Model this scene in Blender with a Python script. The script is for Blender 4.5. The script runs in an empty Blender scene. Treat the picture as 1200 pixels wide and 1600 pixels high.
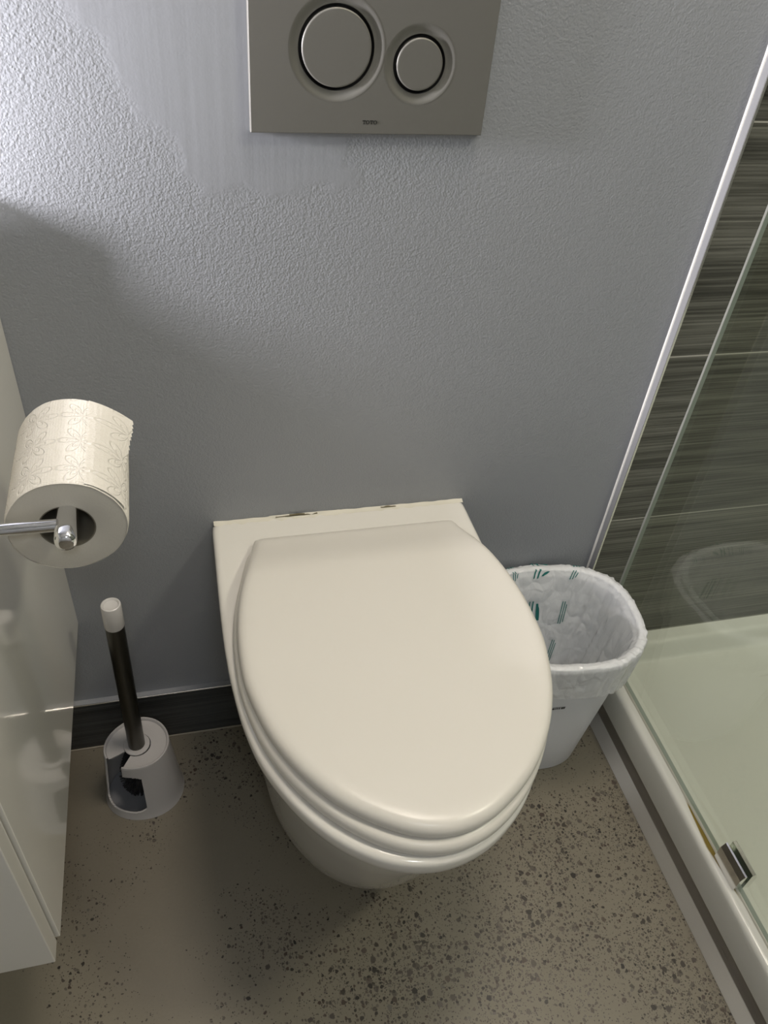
import bpy, bmesh, math, random
from mathutils import Vector, Matrix, noise
random.seed(4)
PI = math.pi
S = bpy.context.scene
COL = S.collection

# ------------------------------------------------------------------ camera
cam_d = bpy.data.cameras.new('camera'); cam = bpy.data.objects.new('camera', cam_d); COL.objects.link(cam)
right = Vector((0.96973568, -0.23050189, 0.08050831))
down = Vector((-0.09330386, -0.65456845, -0.75022299))
fwd = Vector((0.22562602, 0.72000627, -0.65626509))
m = Matrix.Identity(4)
for i in range(3):
    m[i][0] = right[i]; m[i][1] = -down[i]; m[i][2] = -fwd[i]
m.translation = Vector((0, -0.857, 1.2508))
cam.matrix_world = m
cam_d.sensor_fit = 'VERTICAL'; cam_d.sensor_height = 32; cam_d.lens = 32 * 1258.2 / 1600
cam_d.clip_start = 0.01; cam_d.clip_end = 30
S.camera = cam

# ------------------------------------------------------------------ exposure, world
S.view_settings.view_transform = 'Standard'; S.view_settings.look = 'None'
S.view_settings.gamma = 1.0; S.view_settings.use_curve_mapping = False
S.view_settings.exposure = 0.0
w = bpy.data.worlds.new('world'); S.world = w; w.use_nodes = True
w.node_tree.nodes['Background'].inputs[0].default_value = (0.55, 0.6, 0.7, 1)
w.node_tree.nodes['Background'].inputs[1].default_value = 0.05

CEIL_POWER = 10.2
CEIL_COL = (1.0, 0.885, 0.765)
CEIL_POS = (0.36, -0.215)
LAMP_POWER = 17.5
LAMP_COL = (0.98, 0.94, 1.0)
LAMP_X, LAMP_Z0, LAMP_Z1 = -0.56, 1.01, 1.17
FILL_POWER = 5.6
SHOWER_POWER = 17.0
FILL_COL = (0.86, 0.93, 1.0)

def area(name, loc, rot, size, power, col, shape='DISK', sy=None):
    d = bpy.data.lights.new(name, 'AREA'); d.shape = shape; d.size = size
    if sy: d.size_y = sy
    d.energy = power; d.color = col
    o = bpy.data.objects.new(name, d); COL.objects.link(o); o.location = loc; o.rotation_euler = rot
    return o
area('ceiling_light_glow', (CEIL_POS[0], CEIL_POS[1], 2.325), (0, 0, 0), 0.40, CEIL_POWER, CEIL_COL)
area('shower_light_glow', (1.15, -0.75, 2.325), (0, 0, 0), 0.26, SHOWER_POWER, CEIL_COL)
area('fill_light_glow', (0.1, -1.75, 2.325), (0, 0, 0), 0.26, FILL_POWER, FILL_COL)  # added frontal fill, unseen, lifts the wall and front faces

# ------------------------------------------------------------------ material helpers
def mat(name, col=(0.8, 0.8, 0.8), rough=0.5, metal=0.0, spec=0.5, coat=0.0, sss=0.0, alpha=1.0, trans=0.0, emit=None, es=0):
    M = bpy.data.materials.new(name); M.use_nodes = True
    b = M.node_tree.nodes['Principled BSDF']
    b.inputs['Base Color'].default_value = (*col, 1); b.inputs['Roughness'].default_value = rough
    b.inputs['Metallic'].default_value = metal; b.inputs['Specular IOR Level'].default_value = spec
    b.inputs['Coat Weight'].default_value = coat; b.inputs['Coat Roughness'].default_value = 0.05
    b.inputs['Alpha'].default_value = alpha; b.inputs['Transmission Weight'].default_value = trans
    if sss:
        b.inputs['Subsurface Weight'].default_value = sss; b.inputs['Subsurface Radius'].default_value = (0.01, 0.01, 0.01)
        b.inputs['Subsurface Scale'].default_value = 1.0
    if emit:
        b.inputs['Emission Color'].default_value = (*emit, 1); b.inputs['Emission Strength'].default_value = es
    return M
class NT:
    def __init__(s, M):
        s.M = M; s.t = M.node_tree; s.b = s.t.nodes.get('Principled BSDF')
    def n(s, kind, **k):
        o = s.t.nodes.new(kind)
        ins = k.pop('ins', {})
        for a, v in k.items(): setattr(o, a, v)
        for a, v in ins.items():
            if isinstance(v, bpy.types.NodeSocket): s.t.links.new(v, o.inputs[a])
            else: o.inputs[a].default_value = v
        return o
    def l(s, a, b): s.t.links.new(a, b)
    def math(s, op, a, b=0.0, c=0.0, clamp=False):
        o = s.n('ShaderNodeMath', operation=op, ins={0: a, 1: b, 2: c}); o.use_clamp = clamp
        return o.outputs[0]
    def coord(s, scale=(1, 1, 1)):
        tc = s.n('ShaderNodeTexCoord')
        mp = s.n('ShaderNodeMapping', ins={'Vector': tc.outputs['Object'], 'Scale': scale})
        return mp.outputs[0]
    def ramp(s, fac, stops):
        r = s.n('ShaderNodeValToRGB', ins={0: fac})
        e = r.color_ramp.elements
        while len(e) < len(stops): e.new(0.5)
        for i, (p, c) in enumerate(stops):
            e[i].position = p; e[i].color = (*c, 1) if len(c) == 3 else c
        return r.outputs[0]
    def mix(s, fac, a, b):
        o = s.n('ShaderNodeMix', data_type='RGBA', ins={0: fac})
        for idx, v in ((6, a), (7, b)):
            if isinstance(v, bpy.types.NodeSocket): s.l(v, o.inputs[idx])
            else: o.inputs[idx].default_value = (*v, 1)
        return o.outputs[2]
    def bump(s, h, strength, dist):
        o = s.n('ShaderNodeBump', ins={'Height': h, 'Strength': strength, 'Distance': dist})
        s.l(o.outputs[0], s.b.inputs['Normal']); return o
    def noise(s, vec, scale, detail=3, rough=0.5):
        return s.n('ShaderNodeTexNoise', ins={'Vector': vec, 'Scale': scale, 'Detail': detail, 'Roughness': rough}).outputs[0]

# wall paint: blue grey eggshell with orange peel, one trowelled patch left of the flush plate
def wall_paint():
    M = mat('blue_grey_wall_paint', (0.265, 0.275, 0.305), 0.42, spec=0.5); t = NT(M)
    v = t.coord()
    sep = t.n('ShaderNodeSeparateXYZ', ins={0: v})
    X, Z = sep.outputs[0], sep.outputs[2]
    wob = t.math('MULTIPLY', t.math('SUBTRACT', t.noise(v, 22, 3), 0.5), 0.07)
    xe = t.math('SUBTRACT', X, t.math('ADD', t.math('MULTIPLY', t.math('SUBTRACT', 1.104, Z), 0.62), -0.075))   # slanted left edge
    e1 = t.math('MULTIPLY', t.math('ADD', xe, wob), 60, clamp=True)
    e2 = t.math('MULTIPLY', t.math('ADD', t.math('SUBTRACT', Z, 0.925), wob), 60, clamp=True)
    e3 = t.math('MULTIPLY', t.math('ADD', t.math('SUBTRACT', 0.2, X), wob), 60, clamp=True)
    patch = t.math('MULTIPLY', t.math('MULTIPLY', e1, e2), e3)
    peel = t.noise(v, 480, 2, 0.55)
    peel2 = t.noise(v, 210, 2, 0.5)
    vs_ = t.n('ShaderNodeTexVoronoi', feature='SMOOTH_F1', ins={'Vector': v, 'Scale': 430.0, 'Smoothness': 0.6}).outputs['Distance']
    peel = t.math('ADD', t.math('MULTIPLY', peel, 0.45), t.math('MULTIPLY', vs_, -0.5))
    pe = t.math('ADD', t.math('MULTIPLY', peel, 0.7), t.math('MULTIPLY', peel2, 0.6))
    amp = t.math('SUBTRACT', 1.0, t.math('MULTIPLY', patch, 0.9))
    vert = t.noise(t.coord((60, 60, 3)), 1.0, 3)
    h = t.math('ADD', t.math('MULTIPLY', pe, amp), t.math('MULTIPLY', t.math('MULTIPLY', vert, patch), 0.36))
    h = t.math('ADD', h, t.math('MULTIPLY', patch, 0.4))
    t.bump(h, 0.5, 0.0013)
    c = t.mix(t.math('MULTIPLY', t.noise(v, 3, 2), 0.5), (0.285, 0.298, 0.320), (0.315, 0.328, 0.350))
    t.l(c, t.b.inputs['Base Color'])
    return M
M_wall = wall_paint()
M_ceiling = mat('ceiling_paint', (0.75, 0.75, 0.73), 0.8)
M_plainwall = mat('pale_wall_paint', (0.42, 0.43, 0.44), 0.6)

def floor_mat():
    M = mat('polished_concrete', (0.2, 0.18, 0.14), 0.36, spec=0.45); t = NT(M)
    v = t.coord()
    dn = t.n('ShaderNodeTexNoise', ins={'Vector': v, 'Scale': 120.0, 'Detail': 2.0})
    off = t.n('ShaderNodeVectorMath', operation='SCALE', ins={0: dn.outputs['Color'], 'Scale': 0.006})
    vv = t.n('ShaderNodeVectorMath', operation='ADD', ins={0: v, 1: off.outputs[0]}).outputs[0]
    flat = t.n('ShaderNodeMapping', ins={'Vector': vv, 'Scale': (1, 1, 0)}).outputs[0]
    sep0 = t.n('ShaderNodeSeparateXYZ', ins={0: v})
    dens = t.math('SUBTRACT', t.noise(v, 5.5, 3), 0.5)
    # the exposed aggregate is denser away from the wall and towards the shower
    trend = t.math('ADD', t.math('MULTIPLY', t.math('SUBTRACT', -0.30, sep0.outputs[1]), 0.55), t.math('MULTIPLY', sep0.outputs[0], 0.28))
    trend = t.math('MAXIMUM', t.math('MINIMUM', trend, 0.14), -0.03)
    dens = t.math('ADD', dens, trend)
    base = t.mix(t.noise(v, 9, 5, 0.6), (0.185, 0.167, 0.125), (0.24, 0.217, 0.165))
    base = t.mix(t.math('MULTIPLY', t.noise(v, 260, 3, 0.7), 0.35), base, (0.12, 0.10, 0.075))
    col = base
    for sc, on0, thr1, gain in ((400, 0.66, 0.42, 1.9), (190, 0.70, 0.46, 1.7), (100, 0.80, 0.46, 1.2)):
        vo = t.n('ShaderNodeTexVoronoi', ins={'Vector': flat, 'Scale': float(sc), 'Randomness': 1.0})
        sp = t.n('ShaderNodeSeparateColor', ins={0: vo.outputs['Color']})
        r1, r2, r3 = sp.outputs
        # stone radius: random per cell, only some cells carry a stone
        on = t.math('ADD', t.math('SUBTRACT', r1, on0), t.math('MULTIPLY', dens, gain))
        rad = t.math('MINIMUM', t.math('MULTIPLY', on, 1.6), thr1)
        mask = t.math('MULTIPLY', t.math('SUBTRACT', rad, vo.outputs['Distance']), 14.0, clamp=True)
        sc_col = t.ramp(r2, [(0.0, (0.014, 0.012, 0.010)), (0.35, (0.035, 0.028, 0.022)), (0.6, (0.07, 0.06, 0.05)), (0.8, (0.045, 0.026, 0.018)), (1.0, (0.13, 0.118, 0.10))])
        col = t.mix(t.math('MULTIPLY', mask, t.math('ADD', 0.65, t.math('MULTIPLY', r3, 0.35))), col, sc_col)
    t.l(col, t.b.inputs['Base Color'])
    t.l(t.math('ADD', 0.3, t.math('MULTIPLY', t.noise(v, 14, 3), 0.2)), t.b.inputs['Roughness'])
    t.bump(t.noise(v, 60, 3), 0.08, 0.001)
    return M
M_floor = floor_mat()

def tile_mat(name, z0=None, base1=(0.058, 0.058, 0.047), base2=(0.15, 0.15, 0.125), relief=True):
    M = mat(name, base1, 0.3, spec=0.5); t = NT(M)
    v = t.coord(); sep = t.n('ShaderNodeSeparateXYZ', ins={0: v}); Z = sep.outputs[2]
    n1 = t.noise(t.coord((2.2, 2.2, 330)), 1.0, 2, 0.6)
    n2 = t.noise(t.coord((4, 4, 70)), 1.0, 3, 0.6)
    n3 = t.noise(t.coord((1.5, 1.5, 14)), 1.0, 2, 0.5)
    f = t.math('ADD', t.math('ADD', t.math('MULTIPLY', n1, 0.55), t.math('MULTIPLY', n2, 0.4)), t.math('MULTIPLY', n3, 0.35))
    c = t.ramp(f, [(0.42, tuple(k * 0.45 for k in base1)), (0.58, base1), (0.74, base2), (0.9, tuple(k * 1.5 for k in base2))])
    if z0 is not None:
        fr = t.math('FRACT', t.math('DIVIDE', t.math('ADD', t.math('SUBTRACT', Z, z0), 3.02), 0.302))
        g = t.math('LESS_THAN', fr, 0.0065)
        c = t.mix(g, c, (0.42, 0.41, 0.36))
    t.l(c, t.b.inputs['Base Color'])
    wv = t.n('ShaderNodeTexWave', wave_type='BANDS', bands_direction='Z', ins={'Vector': v, 'Scale': 70.0, 'Distortion': 0.6, 'Detail': 1.0})
    t.bump(t.math('ADD', t.math('MULTIPLY', wv.outputs[1], 0.5), n1), 0.35, 0.0008)
    return M
M_tile = tile_mat('dark_ribbed_tile', 0.4144)
M_basetile = tile_mat('dark_baseboard_tile', None, (0.035, 0.038, 0.038), (0.075, 0.08, 0.08))
M_ceramic = mat('glazed_white_ceramic', (0.71, 0.69, 0.64), 0.12, spec=0.5, coat=0.3)
M_seat = mat('white_seat_plastic', (0.675, 0.65, 0.595), 0.3, spec=0.45)
M_gloss = mat('white_gloss_laminate', (0.76, 0.745, 0.69), 0.10, spec=0.6, coat=0.5)
M_gap = mat('dark_gap', (0.05, 0.05, 0.045), 0.6)
M_counter = mat('white_worktop', (0.75, 0.75, 0.73), 0.15)
M_chrome = mat('polished_chrome', (0.82, 0.82, 0.83), 0.06, metal=1.0)
M_chrome2 = mat('worn_chrome', (0.84, 0.83, 0.82), 0.14, metal=1.0)
M_steel = mat('brushed_dark_steel', (0.10, 0.097, 0.085), 0.34, metal=1.0)
M_plate = mat('matt_silver_plastic', (0.165, 0.162, 0.146), 0.45, metal=0.3, spec=0.4)
M_edge = mat('bright_metal_edge', (0.85, 0.84, 0.8), 0.16, metal=0.9)
M_black = mat('black_print', (0.012, 0.012, 0.012), 0.6)
M_brushwhite = mat('satin_white_plastic', (0.52, 0.505, 0.495), 0.35)
M_bristle = mat('black_bristles', (0.02, 0.02, 0.022), 0.7)
M_bin = mat('milky_bin_plastic', (0.84, 0.865, 0.90), 0.3, sss=0.15)
M_caulk = mat('silicone_bead', (0.88, 0.87, 0.82), 0.12, spec=0.9, coat=0.6)
M_clearseal = mat('clear_silicone', (0.34, 0.35, 0.32), 0.12, spec=0.8)
M_cream = mat('aged_cream_sealant', (0.60, 0.575, 0.49), 0.45)
M_whitepl = mat('white_switch_plastic', (0.8, 0.8, 0.78), 0.3)
M_alu = None
def alu_mat():
    M = mat('satin_aluminium', (0.36, 0.355, 0.345), 0.3, metal=0.7); t = NT(M)
    n = t.noise(t.coord((90, 6, 90)), 1.0, 3)
    t.l(t.mix(n, (0.26, 0.25, 0.235), (0.36, 0.345, 0.32)), t.b.inputs['Base Color'])
    t.l(t.math('ADD', 0.2, t.math('MULTIPLY', n, 0.25)), t.b.inputs['Roughness'])
    return M
M_alu = alu_mat()
M_kerb = mat('pale_satin_aluminium', (0.78, 0.76, 0.73), 0.25, metal=0.75, spec=0.6)

def tray_mat():
    M = mat('white_acrylic_tray', (0.66, 0.665, 0.62), 0.2, spec=0.5); t = NT(M)
    v = t.coord(); sep = t.n('ShaderNodeSeparateXYZ', ins={0: v}); X, Y, Z = sep.outputs
    # rust bleeding along the joint beside the glass clamp
    dx = t.math('ABSOLUTE', t.math('SUBTRACT', X, 0.7085))
    dy = t.math('ABSOLUTE', t.math('SUBTRACT', Y, -0.425))
    sx = t.math('SUBTRACT', 1.0, t.math('DIVIDE', dx, t.math('ADD', 0.0025, t.math('MULTIPLY', t.math('SUBTRACT', 1.0, t.math('DIVIDE', dy, 0.075), clamp=True), 0.0075))))
    sy = t.math('SUBTRACT', 1.0, t.math('DIVIDE', dy, 0.085))
    k = t.math('MULTIPLY', t.math('MULTIPLY', sx, 3.0, clamp=True), t.math('MULTIPLY', sy, 3.0, clamp=True))
    k = t.math('MULTIPLY', k, t.math('ADD', 0.75, t.noise(v, 130, 3)), clamp=True)
    k = t.math('MULTIPLY', k, t.math('GREATER_THAN', Z, 0.09))
    t.l(t.mix(k, (0.66, 0.665, 0.62), (0.20, 0.145, 0.03)), t.b.inputs['Base Color'])
    return M
M_tray = tray_mat()

def glass_mat():
    M = bpy.data.materials.new('clear_shower_glass'); M.use_nodes = True; nt = M.node_tree
    nt.nodes.remove(nt.nodes['Principled BSDF'])
    t = NT(M); out = nt.nodes['Material Output']
    tr = t.n('ShaderNodeBsdfTransparent', ins={0: (0.93, 0.965, 0.93, 1)})
    gl = t.n('ShaderNodeBsdfGlossy', ins={0: (1, 1, 1, 1), 'Roughness': 0.015})
    geo = t.n('ShaderNodeNewGeometry')
    fr = t.n('ShaderNodeFresnel', ins={'IOR': t.math('SUBTRACT', 1.5, t.math('MULTIPLY', geo.outputs['Backfacing'], 1.5 - 1 / 1.5))})
    ms = t.n('ShaderNodeMixShader', ins={0: fr.outputs[0], 1: tr.outputs[0], 2: gl.outputs[0]})
    t.l(ms.outputs[0], out.inputs[0])
    return M
M_glass = glass_mat()
M_glassedge = mat('green_glass_edge', (0.27, 0.31, 0.275), 0.15)

def paper_mat():
    M = mat('embossed_tissue_paper', (0.72, 0.69, 0.625), 0.9, spec=0.1, sss=0.0); t = NT(M)
    tc = t.n('ShaderNodeTexCoord')
    uv = t.n('ShaderNodeMapping', ins={'Vector': tc.outputs['UV'], 'Scale': (7.6, 3.2, 1)}).outputs[0]
    fr = t.n('ShaderNodeVectorMath', operation='FRACTION', ins={0: uv}).outputs[0]
    c = t.n('ShaderNodeVectorMath', operation='SUBTRACT', ins={0: fr, 1: (0.5, 0.5, 0)}).outputs[0]
    s = t.n('ShaderNodeSeparateXYZ', ins={0: c})
    r = t.math('SQRT', t.math('ADD', t.math('MULTIPLY', s.outputs[0], s.outputs[0]), t.math('MULTIPLY', s.outputs[1], s.outputs[1])))
    a = t.math('ARCTAN2', s.outputs[1], s.outputs[0])
    pet = t.math('MULTIPLY', t.math('ABSOLUTE', t.math('COSINE', t.math('MULTIPLY', a, 3.0))), 0.44)
    d = t.math('ABSOLUTE', t.math('SUBTRACT', r, t.math('ADD', pet, 0.03)))
    line = t.math('SUBTRACT', 1.0, t.math('MULTIPLY', d, 22.0), clamp=True)
    d2 = t.math('ABSOLUTE', t.math('SUBTRACT', r, t.math('MULTIPLY', pet, 0.6)))
    line2 = t.math('SUBTRACT', 1.0, t.math('MULTIPLY', d2, 30.0), clamp=True)
    dots = t.n('ShaderNodeTexVoronoi', ins={'Vector': t.n('ShaderNodeMapping', ins={'Vector': tc.outputs['UV'], 'Scale': (130, 56, 1)}).outputs[0], 'Scale': 1.0, 'Randomness': 0.3}).outputs['Distance']
    h = t.math('SUBTRACT', 0.0, t.math('ADD', line, t.math('MULTIPLY', line2, 0.6)))
    h = t.math('ADD', h, t.math('MULTIPLY', dots, 0.5))
    h = t.math('ADD', h, t.math('MULTIPLY', t.noise(t.coord(), 700, 2), 0.3))
    t.bump(h, 0.6, 0.0014)
    return M
M_paper = paper_mat()
M_shadedend = mat('shaded_layered_paper_end', (0.54, 0.515, 0.465), 0.95, spec=0.05)  # roll ends coloured darker than the wrap to carry their shade
t = NT(M_shadedend); t.bump(t.noise(t.coord((1, 1, 1)), 500, 3), 0.3, 0.0006)
M_card = mat('grey_brown_cardboard', (0.16, 0.145, 0.115), 0.9)

def bag_mat():
    M = bpy.data.materials.new('translucent_white_film'); M.use_nodes = True; nt = M.node_tree
    b = nt.nodes['Principled BSDF']; out = nt.nodes['Material Output']; t = NT(M)
    b.inputs['Base Color'].default_value = (0.95, 0.965, 0.98, 1); b.inputs['Roughness'].default_value = 0.16
    tl = t.n('ShaderNodeBsdfTranslucent', ins={0: (0.85, 0.87, 0.9, 1)})
    tp = t.n('ShaderNodeBsdfTransparent')
    m1 = t.n('ShaderNodeMixShader', ins={0: 0.2, 1: b.outputs[0], 2: tl.outputs[0]})
    m2 = t.n('ShaderNodeMixShader', ins={0: 0.17, 1: m1.outputs[0], 2: tp.outputs[0]})
    t.l(m2.outputs[0], out.inputs[0])
    v = t.coord((1, 1, 0.6))
    nz = t.n('ShaderNodeTexNoise', ins={'Vector': v, 'Scale': 14.0, 'Detail': 2.0})
    wv = t.n('ShaderNodeVectorMath', operation='ADD', ins={0: v, 1: t.n('ShaderNodeVectorMath', operation='SCALE', ins={0: nz.outputs['Color'], 'Scale': 0.05}).outputs[0]}).outputs[0]
    cr = t.n('ShaderNodeTexVoronoi', feature='DISTANCE_TO_EDGE', ins={'Vector': wv, 'Scale': 24.0}).outputs['Distance']
    cr2 = t.n('ShaderNodeTexVoronoi', feature='DISTANCE_TO_EDGE', ins={'Vector': wv, 'Scale': 55.0}).outputs['Distance']
    h = t.math('ADD', t.math('MULTIPLY', t.math('MINIMUM', cr, 0.25), 2.2), t.math('MULTIPLY', t.math('MINIMUM', cr2, 0.25), 0.8))
    t.bump(t.math('ADD', h, t.math('MULTIPLY', t.noise(v, 45, 3, 0.6), 0.6)), 0.6, 0.0045)
    return M
M_bag = bag_mat()
M_teal = mat('teal_print', (0.01, 0.16, 0.145), 0.4)
M_lampglass = mat('lit_opal_glass', (0.9, 0.9, 0.9), 0.3, emit=(1.0, 0.9, 0.75), es=4)
M_lampcool = mat('lit_cool_tube', (0.9, 0.9, 0.9), 0.3, emit=LAMP_COL, es=5)
M_mirror = mat('mirror_silver', (0.9, 0.9, 0.9), 0.02, metal=1.0)

# ------------------------------------------------------------------ mesh helpers
def link(name, bm, ms, parent=None, smooth=True, angle=40):
    me = bpy.data.meshes.new(name)
    bmesh.ops.recalc_face_normals(bm, faces=bm.faces)
    bm.to_mesh(me); bm.free()
    o = bpy.data.objects.new(name, me); COL.objects.link(o)
    for M in (ms if isinstance(ms, (list, tuple)) else [ms]): me.materials.append(M)
    if smooth:
        for p in me.polygons: p.use_smooth = True
        me.set_sharp_from_angle(angle=math.radians(angle))
    if parent: o.parent = parent
    return o
def tag(o, label=None, cat=None, group=None, kind=None):
    if label: o['label'] = label
    if cat: o['category'] = cat
    if group: o['group'] = group
    if kind: o['kind'] = kind
    return o
def empty(name, loc, label, cat):
    o = bpy.data.objects.new(name, None); COL.objects.link(o); o.location = loc; o.empty_display_size = 0.05
    return tag(o, label, cat)
def keep(child, root):
    """parent with world placement kept (meshes are written in world coordinates)"""
    child.parent = root; child.location = -Vector(root.location); return child
def part(name, bm, ms, root, smooth=True, angle=40):
    o = link(name, bm, ms, None, smooth, angle)
    if root.type == 'EMPTY': keep(o, root)
    else:
        o.parent = root
    return o
def box(bm, x0, x1, y0, y1, z0, z1, bev=0.0, seg=2):
    r = bmesh.ops.create_cube(bm, size=1)
    vs = r['verts']
    for v in vs:
        v.co = Vector(((x0 + x1) / 2 + v.co.x * (x1 - x0), (y0 + y1) / 2 + v.co.y * (y1 - y0), (z0 + z1) / 2 + v.co.z * (z1 - z0)))
    if bev:
        es = list({e for v in vs for e in v.link_edges})
        bmesh.ops.bevel(bm, geom=es, offset=bev, segments=seg, profile=0.5, affect='EDGES')
def rings(bm, rs, closed=True, cap0=True, cap1=True):
    L = [[bm.verts.new(p) for p in r] for r in rs]
    fs = []
    n = len(L[0])
    for a, b in zip(L, L[1:]):
        for i in range(n if closed else n - 1):
            j = (i + 1) % n
            fs.append(bm.faces.new((a[i], a[j], b[j], b[i])))
    if cap0: bm.faces.new(L[0][::-1])
    if cap1: bm.faces.new(L[-1])
    return L
def lathe(bm, prof, org, axis='Z', n=48, cap0=False, cap1=False):
    rs = []
    for r, h in prof:
        ring = []
        for i in range(n):
            a = 2 * PI * i / n
            c, s = r * math.cos(a), r * math.sin(a)
            if axis == 'Z': p = (c, s, h)
            elif axis == 'Y': p = (c, h, s)
            else: p = (h, c, s)
            ring.append(Vector(org) + Vector(p))
        rs.append(ring)
    rings(bm, rs, True, cap0, cap1)
def sstep(a, b, x):
    t_ = max(0, min(1, (x - a) / (b - a))); return t_ * t_ * (3 - 2 * t_)

# ------------------------------------------------------------------ the room
XL, XR, YF, ZC = -0.80, 1.62, -2.2, 2.4
def struct(name, bm, M, smooth=False):
    return tag(link(name, bm, M, None, smooth), kind='structure')
bm = bmesh.new(); box(bm, XL - .1, XR + .1, YF - .1, 0.1, -0.08, 0); struct('floor', bm, M_floor)
bm = bmesh.new(); box(bm, XL, XR, YF, 0, ZC, ZC + .08); struct('ceiling', bm, M_ceiling)
bm = bmesh.new(); box(bm, XL - .1, XR + .1, 0, 0.1, 0, ZC); struct('wall_back', bm, M_wall)
bm = bmesh.new(); box(bm, XL - .1, XL, YF, 0, 0, ZC); struct('wall_left', bm, M_plainwall)
bm = bmesh.new(); box(bm, XR, XR + .1, YF, 0, 0, ZC); struct('wall_right', bm, M_tile)
bm = bmesh.new(); box(bm, XL, XR, YF - .1, YF, 0, ZC); struct('wall_front', bm, M_plainwall)
# tiled part of the back wall, proud of the paint
TY = -0.014; TX = 0.6475
bm = bmesh.new(); box(bm, TX, XR, TY, 0, 0, ZC); struct('wall_shower', bm, M_tile)
# painted return beside the tile with its bright corner bead
bm = bmesh.new(); box(bm, TX - 0.0025, TX - 0.0001, TY + .0005, 0, 0, ZC); struct('trim_1', bm, mat('grey_return_paint', (0.27, 0.275, 0.28), 0.5))
bm = bmesh.new()
prof = [(0, 0), (-0.0045, 0), (-0.0043, -0.0018), (-0.0032, -0.0036), (-0.0016, -0.0045), (0, -0.0047)]
rs = []
for k in range(121):
    z = 0.12 + k * (ZC - 0.12) / 120
    w_ = 1 + 0.18 * noise.noise(Vector((0, 0, z * 35))) * (1.6 if z < 0.45 else 0.5)
    rs.append([Vector((TX - 0.0025 + x * w_ * 0.55, y * w_ * 0.55, z)) for x, y in prof])
rings(bm, rs, True); struct('trim_2', bm, M_caulk, True)
bm = bmesh.new(); box(bm, TX - 0.0022, TX + 0.0006, TY - .0008, TY + .002, 0.1, ZC); struct('trim_3', bm, M_edge)
# dark tile baseboard with metal top edge
bm = bmesh.new(); box(bm, XL, TX - .003, -0.0105, 0, 0, 0.119); struct('baseboard_back', bm, M_basetile)
bm = bmesh.new(); box(bm, XL, TX - .003, -0.0095, 0, 0.119, 0.1205); struct('trim_4', bm, M_wall)
bm = bmesh.new(); box(bm, XL, TX - .003, -0.0118, -0.0095, 0.1185, 0.1212, 0.0006); struct('trim_5', bm, M_edge)
bm = bmesh.new(); box(bm, XL, TX - .003, -0.0135, -0.0105, 0, 0.0022, 0.0008); struct('trim_6', bm, mat('sandy_grout_line', (0.34, 0.31, 0.25), 0.8))

# ------------------------------------------------------------------ shower: metal kerb strip, tray, screen
SY0 = -1.75
bm = bmesh.new()
prof = [(0.6725, 0), (0.6725, 0.0015), (0.674, 0.0032), (0.6885, 0.0185), (0.6893, 0.0195), (0.6893, 0.0495), (0.700, 0.0495), (0.700, 0)]
rings(bm, [[Vector((x, y, z)) for x, z in prof] for y in (-0.0136, SY0)], True)
o = link('kerb_strip', bm, [M_kerb, M_alu], None, False)
for p in o.data.polygons:
    if p.center.z > 0.025: p.material_index = 1
tag(o, 'low satin metal kerb strip along the floor at the foot of the shower tray', 'kerb strip')
# tray: section in x, swept along y, with a wall-side ledge and a sunken floor
bm = bmesh.new()
def tray_z(x, y):
    e = min(x - 0.722, 1.60 - x, (TY - 0.030) - y, y - (SY0 + 0.05))       # distance inside the ledge
    z = 0.112 - 0.034 * sstep(-0.004, 0.018, e) - 0.014 * sstep(0.02, 0.25, e)
    return z
xs = [0.690, 0.6905, 0.692, 0.695, 0.699, 0.705, 0.712, 0.718] + [0.718 + 0.004 * k for k in range(1, 10)] + [0.76 + 0.03 * k for k in range(28)] + [1.602, 1.61, 1.6195]
ys = [TY - 0.0004, TY - .01, TY - .02, TY - .026, TY - .03, TY - .034, TY - .038, TY - .042, TY - .046, TY - .05, TY - .056] + [-0.09 - 0.035 * k for k in range(46)] + [SY0 + .05, SY0 + .04, SY0 + .03, SY0 + .02, SY0]
edge_drop = {0.690: 0.012, 0.6905: 0.008, 0.692: 0.004, 0.695: 0.0012, 0.699: 0.0002}
grid = [[bm.verts.new((x, y, tray_z(x, y) - edge_drop.get(x, 0))) for x in xs] for y in ys]
for a, b in zip(grid, grid[1:]):
    for i in range(len(xs) - 1): bm.faces.new((a[i], a[i + 1], b[i + 1], b[i]))
# outer side, leaning in very slightly, and underside
side = [[bm.verts.new((0.6895, y, 0.098)) for y in ys], [bm.verts.new((0.688, y, 0.06)) for y in ys], [bm.verts.new((0.688, y, 0.0505)) for y in ys], [bm.verts.new((1.6195, y, 0.0505)) for y in ys]]
top = [g[0] for g in grid]
for a, b in zip([top] + side, side):
    for i in range(len(ys) - 1): bm.faces.new((a[i], a[i + 1], b[i + 1], b[i]))
tray = link('shower_tray', bm, M_tray, None, True, 50)
tag(tray, 'white acrylic shower tray with sunken floor and rust-stained front lip', 'shower tray')
bm = bmesh.new(); lathe(bm, [(0.0, 0.0705), (0.05, 0.0705), (0.055, 0.069), (0.056, 0.062)], (1.17, -0.85, 0)); part('drain_cover', bm, M_chrome, tray)
# low bearer under the tray (rests it on the floor)
bm = bmesh.new(); box(bm, 0.70, 1.6, SY0 + .02, -0.03, 0.0, 0.0500); part('support_frame', bm, M_gap, tray, False)

scr = empty('shower_screen', (0.715, -0.6, 0.1128), 'clear frameless glass shower screen standing on the white tray lip', 'shower screen')
bm = bmesh.new(); box(bm, 0.711, 0.719, -1.15, TY - .0006, 0.1128, 2.05)
g = part('glass_panel', bm, [M_glass, M_glassedge], scr, False)
for p in g.data.polygons:
    if abs(p.normal.x) < 0.5: p.material_index = 1
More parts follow.
